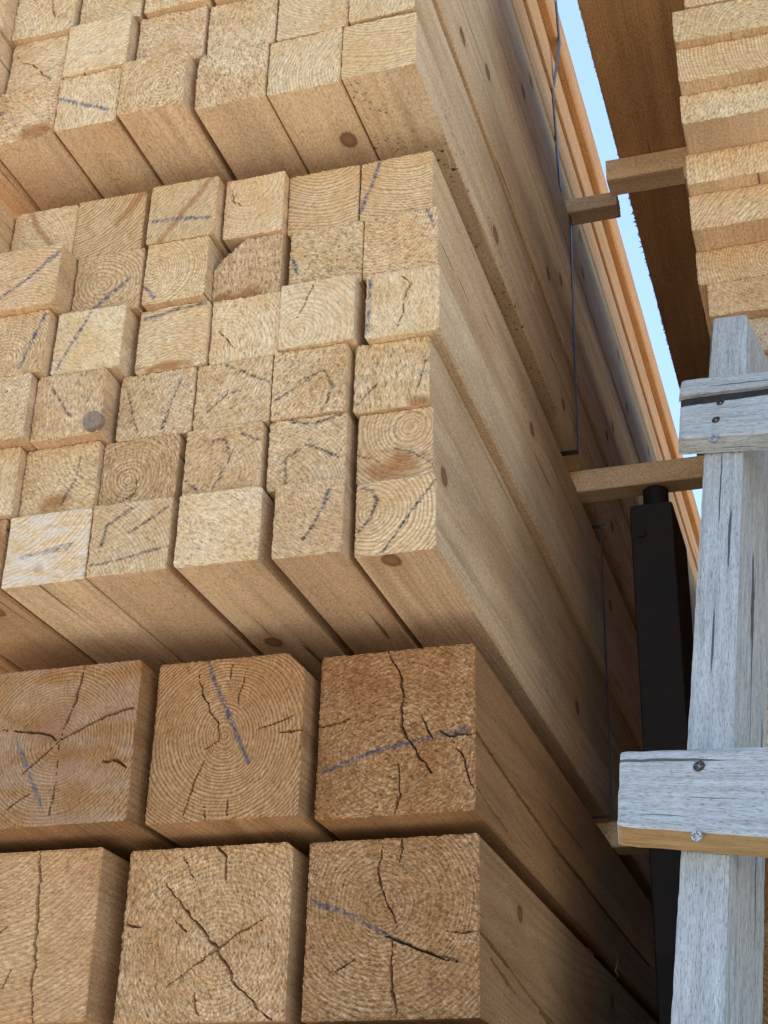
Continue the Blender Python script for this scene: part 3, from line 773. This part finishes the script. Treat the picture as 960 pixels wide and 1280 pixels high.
# ------------------------------------------------------------------ black steel post between the stacks
pb = bpy.data.objects.new('steel_post', None); COL.objects.link(pb); pb.location = (-.346, 2.98, 0)
tag(pb, 'black steel post with round stub standing between the stacks', 'post')
def box(name, a, b, mat, parent=None, bev=.003, loc=(0, 0, 0)):
    (x0, y0, z0), (x1, y1, z1) = a, b
    vs, fs = [], []
    prof = [(x0 + bev, y0), (x1 - bev, y0), (x1, y0 + bev), (x1, y1 - bev), (x1 - bev, y1), (x0 + bev, y1), (x0, y1 - bev), (x0, y0 + bev)]
    for zz, s in ((z0, 0), (z1 - bev, 0), (z1, bev)):
        cx, cy = (x0 + x1) / 2, (y0 + y1) / 2
        for x, y in prof:
            vs.append((x - math.copysign(s, x - cx), y - math.copysign(s, y - cy), zz))
    for j in range(2):
        for k in range(8): fs.append((j * 8 + k, j * 8 + (k + 1) % 8, (j + 1) * 8 + (k + 1) % 8, (j + 1) * 8 + k))
    fs.append(tuple(16 + k for k in range(8))); fs.append(tuple(reversed(range(8))))
    return mesh_object(name, vs, fs, [mat], loc=loc, parent=parent)
box('upright', (-.045, -.12, 0), (.045, .12, 1.484 + H), M_BLACK, pb)
cylinder('stub', .028, .028, MZ + 6 * MH - 1.484 - .0005, 32, M_BLACK, (.0, -.02, 1.484 + H), pb, bevel=.003)
box('base_plate', (-.10, -.17, .0), (.10, .17, .012), M_BLACK, pb)
cylinder('hole_disc', .010, .010, .005, 20, M_BLACK, (-.022, -.1205, 1.415 + H), pb, axis='-Y', bevel=.001)  # added black disc standing in for a dark hole in the post

# ------------------------------------------------------------------ weathered ladder leaning on the right pack
dvec = np.array([.069, .318, .945]); dvec /= np.linalg.norm(dvec)
wvec = np.array([.97, -.243, 0]); wvec -= wvec @ dvec * dvec; wvec /= np.linalg.norm(wvec)
nvec = np.cross(wvec, dvec)                 # points away from the camera side
if nvec[1] < 0: nvec = -nvec
P0 = on_y((888, 800), 1.25 * G)                 # a point of the stile's front face
foot = P0 - dvec * ((P0[2] + H) / dvec[2])
lad = bpy.data.objects.new('ladder', None); COL.objects.link(lad)
lad.location = (foot[0], foot[1], 0)
tag(lad, 'home made weathered grey wooden ladder leaning on the right pack', 'ladder')
base = np.array([foot[0], foot[1], -H])

def slab(name, quad, thick, grain, parent, seg=(60, 8), fresh_sides=(), seed=1, amp=.0008, back=None):
    """a board from its front outline quad (bl, br, tr, tl; 3-D) given a real thickness along the ladder's normal"""
    bl, br, tr, tl = [np.asarray(q, float) for q in quad]
    back = nvec if back is None else back
    nu, nv = seg
    V, Fc, G, FR = [], [], [], []
    def patch(f, nu, nv, fr, lu, lv, gswap):
        b0 = len(V)
        for j in range(nv + 1):
            for i in range(nu + 1):
                V.append(f(i / nu, j / nv)); 
                g = (i / nu * lu, j / nv * lv)
                G.append((g[1], g[0], b0 * .013) if gswap else (g[0], g[1], b0 * .013)); FR.append(fr)
        for j in range(nv):
            for i in range(nu):
                a = b0 + j * (nu + 1) + i
                Fc.append((a, a + 1, a + nu + 2, a + nu + 1))
    LU, LV = np.linalg.norm(br - bl), np.linalg.norm(tl - bl)
    def bend(p, u, v):
        e = min(u * LU, (1 - u) * LU, v * LV, (1 - v) * LV)
        k = noise2(np.array([u * LU * 45. + seed]), np.array([v * LV * 45.]), seed)[0]
        k2 = noise2(np.array([u * LU * 170. + seed]), np.array([v * LV * 170.]), seed + 5)[0]
        return p + nvec * (amp * k + amp * .6 * k2)
    def edge(u, v):
        # ragged, worn outline shared by all faces
        du = (.0013 * noise2(np.array([v * LV * 70.]), np.array([seed * 3.1]), seed + 2)[0]) / LU
        dv = (.0013 * noise2(np.array([u * LU * 70.]), np.array([seed * 1.7]), seed + 3)[0]) / LV
        wear = .0022
        cu, cv = min(u, 1 - u) * LU, min(v, 1 - v) * LV
        c = max(0, .003 - (cu + cv)) / 2
        return u + du + (c / LU if u < .5 else -c / LU), v + dv + (c / LV if v < .5 else -c / LV)
    def front(u, v):
        e = min(u * LU, (1 - u) * LU, v * LV, (1 - v) * LV)
        u2, v2 = edge(u, v)
        p = (bl * (1 - u2) + br * u2) * (1 - v2) + (tl * (1 - u2) + tr * u2) * v2
        return bend(p, u, v) + nvec * (.0016 if e < 1e-9 else 0)
    def at(u, v, w):
        u2, v2 = edge(u, v)
        p = (bl * (1 - u2) + br * u2) * (1 - v2) + (tl * (1 - u2) + tr * u2) * v2
        q = bend(p, u, v) + nvec * .0016
        return q * (1 - w) + (p + back * thick) * w
    horiz = grain == 'u'
    patch(front, nu, nv, 0, LU, LV, not horiz)
    fr = lambda k: 1.0 if k in fresh_sides else 0.0
    patch(lambda a, b: at(1 - a, 0, b), nu, 3, fr('bottom'), LU, thick, not horiz)
    patch(lambda a, b: at(a, 1, b), nu, 3, fr('top'), LU, thick, not horiz)
    patch(lambda a, b: at(0, a, b), nv, 3, fr('left'), LV, thick, horiz)
    patch(lambda a, b: at(1, 1 - a, b), nv, 3, fr('right'), LV, thick, horiz)
    patch(lambda a, b: at(1 - a, b, 1), 2, 2, 0, LU, LV, not horiz)
    V = np.array(V) - base
    Fc = [tuple(reversed(f)) for f in Fc]
    o = mesh_object(name, V.tolist(), Fc, [M_GREY], parent=parent, attrs=[('gr', 'FLOAT_VECTOR', np.array(G)), ('fresh', 'FLOAT', np.array(FR))])
    return o

def onl(p, off=0.0): return on_plane(p, P0 + nvec * off, nvec)
b0, b1, t0, t1 = onl((838, 1280)), onl((903, 1280)), onl((890, 398)), onl((934, 392))
w_b, w_t = np.linalg.norm(b1 - b0), np.linalg.norm(t1 - t0)
g0 = b0 + (b0 - t0) * ((b0[2] + H) / (t0[2] - b0[2])); g1 = b1 + (b1 - t1) * ((b1[2] + H) / (t1[2] - b1[2]))
print('stile widths', w_b, w_t, 'foot', g0, g1, 'top', t0, t1)
g1 = g0 + wvec * w_b * 1.02; g1[2] = -H
g1 = g1 + nvec * 0
STD = .078 * G
# keep the foot on the floor: the back edge of the cut reaches lower, so lift the cut by that much
lift = max(0, -nvec[2] * STD) / dvec[2]
g0 = g0 + dvec * lift; g1 = g1 + dvec * lift
slab('stile', (g0, g1, t1, t0), STD, 'v', lad, seg=(10, 240), seed=3)
shift = wvec * .52
slab('stile', (g0 + shift, g1 + shift, t1 + shift, t0 + shift), STD, 'v', lad, seg=(6, 60), seed=8)

def extend(l, r, m):                       # carry an edge past the right picture border
    return l + (r - l) / np.linalg.norm(r - l) * m
def rung(px, thick, seed, length, fresh=(), parent=lad, name='rung', dz=0.):
    tl, tr, br, bl = [onl(p, -thick - .0004) for p in px]
    wd = np.linalg.norm(tl - bl)
    tr2 = extend(tl, tr, length); br2 = extend(bl, br, length)
    return slab(name, (bl, br2, tr2, tl), thick, 'u', lad, seg=(110, 22), fresh_sides=fresh, seed=seed, back=np.array([-.13, .93, -.335]))
low = rung([(775, 939), (960, 933), (960, 1046), (771, 1032)], .027 * G, 11, .76, fresh=('bottom',))
up2 = rung([(850, 508), (960, 492), (960, 540), (848, 548)], .022 * G, 17, .68)
up1 = rung([(852, 475), (960, 463), (960, 481), (848, 495)], .009 * G, 23, .68)
slot = rung([(851, 492), (960, 478), (960, 496), (851, 511)], .006, 29, .68, name='slot_shade_strip')  # added strip: paints the shaded gap between the two rung boards
slot.data.materials.clear(); slot.data.materials.append(M_SLOT_SHADE)
slot['label'] = 'added dark strip standing in for shade in the slot of the doubled rung'
for k in (1, 2, 3):                        # rungs under the picture
    sh = -dvec * ((.42 * k))
    if (onl((771, 1032)) + sh)[2] < -H + .08: break
    q = [onl(p, -.0004 - .027 * G) + sh for p in [(771, 1032), (960, 1046), (960, 933), (775, 939)]]
    slab('rung', (q[0], extend(q[0], q[1], .74), extend(q[3], q[2], .74), q[3]), .027 * G, 'u', lad, seg=(20, 4), seed=30 + k)

def screw(px, off, parent, mat, r=.0048, proud=.0015, axis=None, cross=True):
    """countersunk head with a cross recess"""
    c = onl(px, off) - base
    ax = -nvec if axis is None else np.asarray(axis, float) / np.linalg.norm(axis)
    a = np.cross(ax, [0, 0, 1.0]); a /= np.linalg.norm(a); b = np.cross(ax, a)
    vs, fs = [], []
    N = 24
    for rr, hh in ((r * .8, -.002), (r, proud * .5), (r * .86, proud)):
        for k in range(N):
            t = 2 * math.pi * k / N
            vs.append(c + rr * (math.cos(t) * a + math.sin(t) * b) + ax * hh)
    # recess: inner cross outline (12 points) sunk
    arm, hw = r * .58, r * .16
    cr = [(hw, arm), (-hw, arm), (-hw, hw), (-arm, hw), (-arm, -hw), (-hw, -hw), (-hw, -arm), (hw, -arm), (hw, -hw), (arm, -hw), (arm, hw), (hw, hw)]
    cr = [(x * .87 - y * .5, x * .5 + y * .87) for x, y in cr]
    i1 = len(vs)
    for x, y in cr: vs.append(c + x * a + y * b + ax * proud)
    for x, y in cr: vs.append(c + x * .8 * a + y * .8 * b + ax * (proud - .0022))
    for j in range(2):
        for k in range(N): fs.append((j * N + k, j * N + (k + 1) % N, (j + 1) * N + (k + 1) % N, (j + 1) * N + k))
    for k in range(N):                     # ring of the head to the cross outline
        t = 2 * math.pi * (k + .5) / N
        d = [math.hypot(x - r * math.cos(t), y - r * math.sin(t)) for x, y in cr]
        m = int(np.argmin(d))
        fs.append((2 * N + k, 2 * N + (k + 1) % N, i1 + m))
    for k in range(12):
        t = math.atan2((cr[k][1] + cr[(k + 1) % 12][1]) / 2, (cr[k][0] + cr[(k + 1) % 12][0]) / 2) % (2 * math.pi)
        m = int(round(t / (2 * math.pi) * N)) % N
        fs.append((i1 + k, i1 + (k + 1) % 12, 2 * N + m))
        fs.append((i1 + k, i1 + 12 + k, i1 + 12 + (k + 1) % 12, i1 + (k + 1) % 12))
    fs.append(tuple(i1 + 12 + k for k in range(12)))
    return mesh_object('screw', [tuple(v) for v in vs], fs, [mat], parent=parent)
screw((874, 958), -.0004 - .027 * G, low, M_RUST, r=.0072)
screw((872, 1046), .0014 - .027 * G, low, M_SCREW, r=.0070, proud=.0045, axis=-nvec - .35 * dvec)
screw((895, 525), -.0004 - .022 * G, up2, M_RUST, r=.0063)
screw((893, 549), .0009 - .022 * G, up2, M_SCREW, r=.0064, proud=.0045, axis=-nvec - .35 * dvec)
screw((901, 504), .0009 - .022 * G, up2, M_RUST, r=.006, proud=.003, axis=-nvec - .2 * dvec)

# ------------------------------------------------------------------ loose fibres on the sawn faces
def fibre_tuft(pts, rad, label):
    vs, fs = [], []
    for P in pts:
        P = [np.asarray(p, float) for p in P]
        b = len(vs)
        for i, p in enumerate(P):
            t = P[min(i + 1, len(P) - 1)] - P[max(i - 1, 0)]; t /= np.linalg.norm(t) + 1e-9
            a = np.cross(t, [.3, .5, .8]); a /= np.linalg.norm(a); c = np.cross(t, a)
            rr = rad * (1 - .7 * i / (len(P) - 1))
            for k in range(4):
                q = p + rr * (math.cos(k * math.pi / 2) * a + math.sin(k * math.pi / 2) * c)
                vs.append((q[0], q[1], q[2] + H))
        for i in range(len(P) - 1):
            for k in range(4): fs.append((b + i * 4 + k, b + i * 4 + (k + 1) % 4, b + i * 4 + 4 + (k + 1) % 4, b + i * 4 + 4 + k))
    o = mesh_object('wood_fibre', vs, fs, [M_FIBRE])
    return tag(o, label, 'splinter', 'loose wood fibres')
def flank(p, X):
    d = ray(p); return d * X / d[0]
def curl(p, X, ln, n=2, rad=.0006):
    out = []
    for _ in range(n):
        q = flank(p, X); a = random.uniform(0, 6.28); L = []
        for i in range(7):
            s = i / 6
            L.append(q + np.array([.0015 + .009 * math.sin(s * 2.6), ln * s * math.cos(a), ln * s * math.sin(a) + .008 * s * s * random.uniform(-1, 1)]))
        out.append(L)
    return out
fibre_tuft(curl((662, 362), -.4955, .035, 3), .0006, 'pale loose fibres on the flank of the upper pack near its dark seam')
fibre_tuft(curl((640, 157), -.4945, .05, 3), .0006, 'pale loose fibres high on the flank of the upper pack')
fibre_tuft(curl((698, 416), -.496, .045, 3), .0006, 'pale loose fibres on the flank of the upper pack beside the strap')
fibre_tuft(curl((776, 655), -.497, .06, 3), .0008, 'pale loose fibres on the flank of the middle pack left of the black post')
fibre_tuft(curl((768, 1214), -.487, .05, 2), .0007, 'pale curled fibre on the flank of the lowest thick beam')
fibre_tuft(curl((560, 215), -.505, .06, 1), .0008, 'pale curled fibre hanging in the gap under the upper pack')
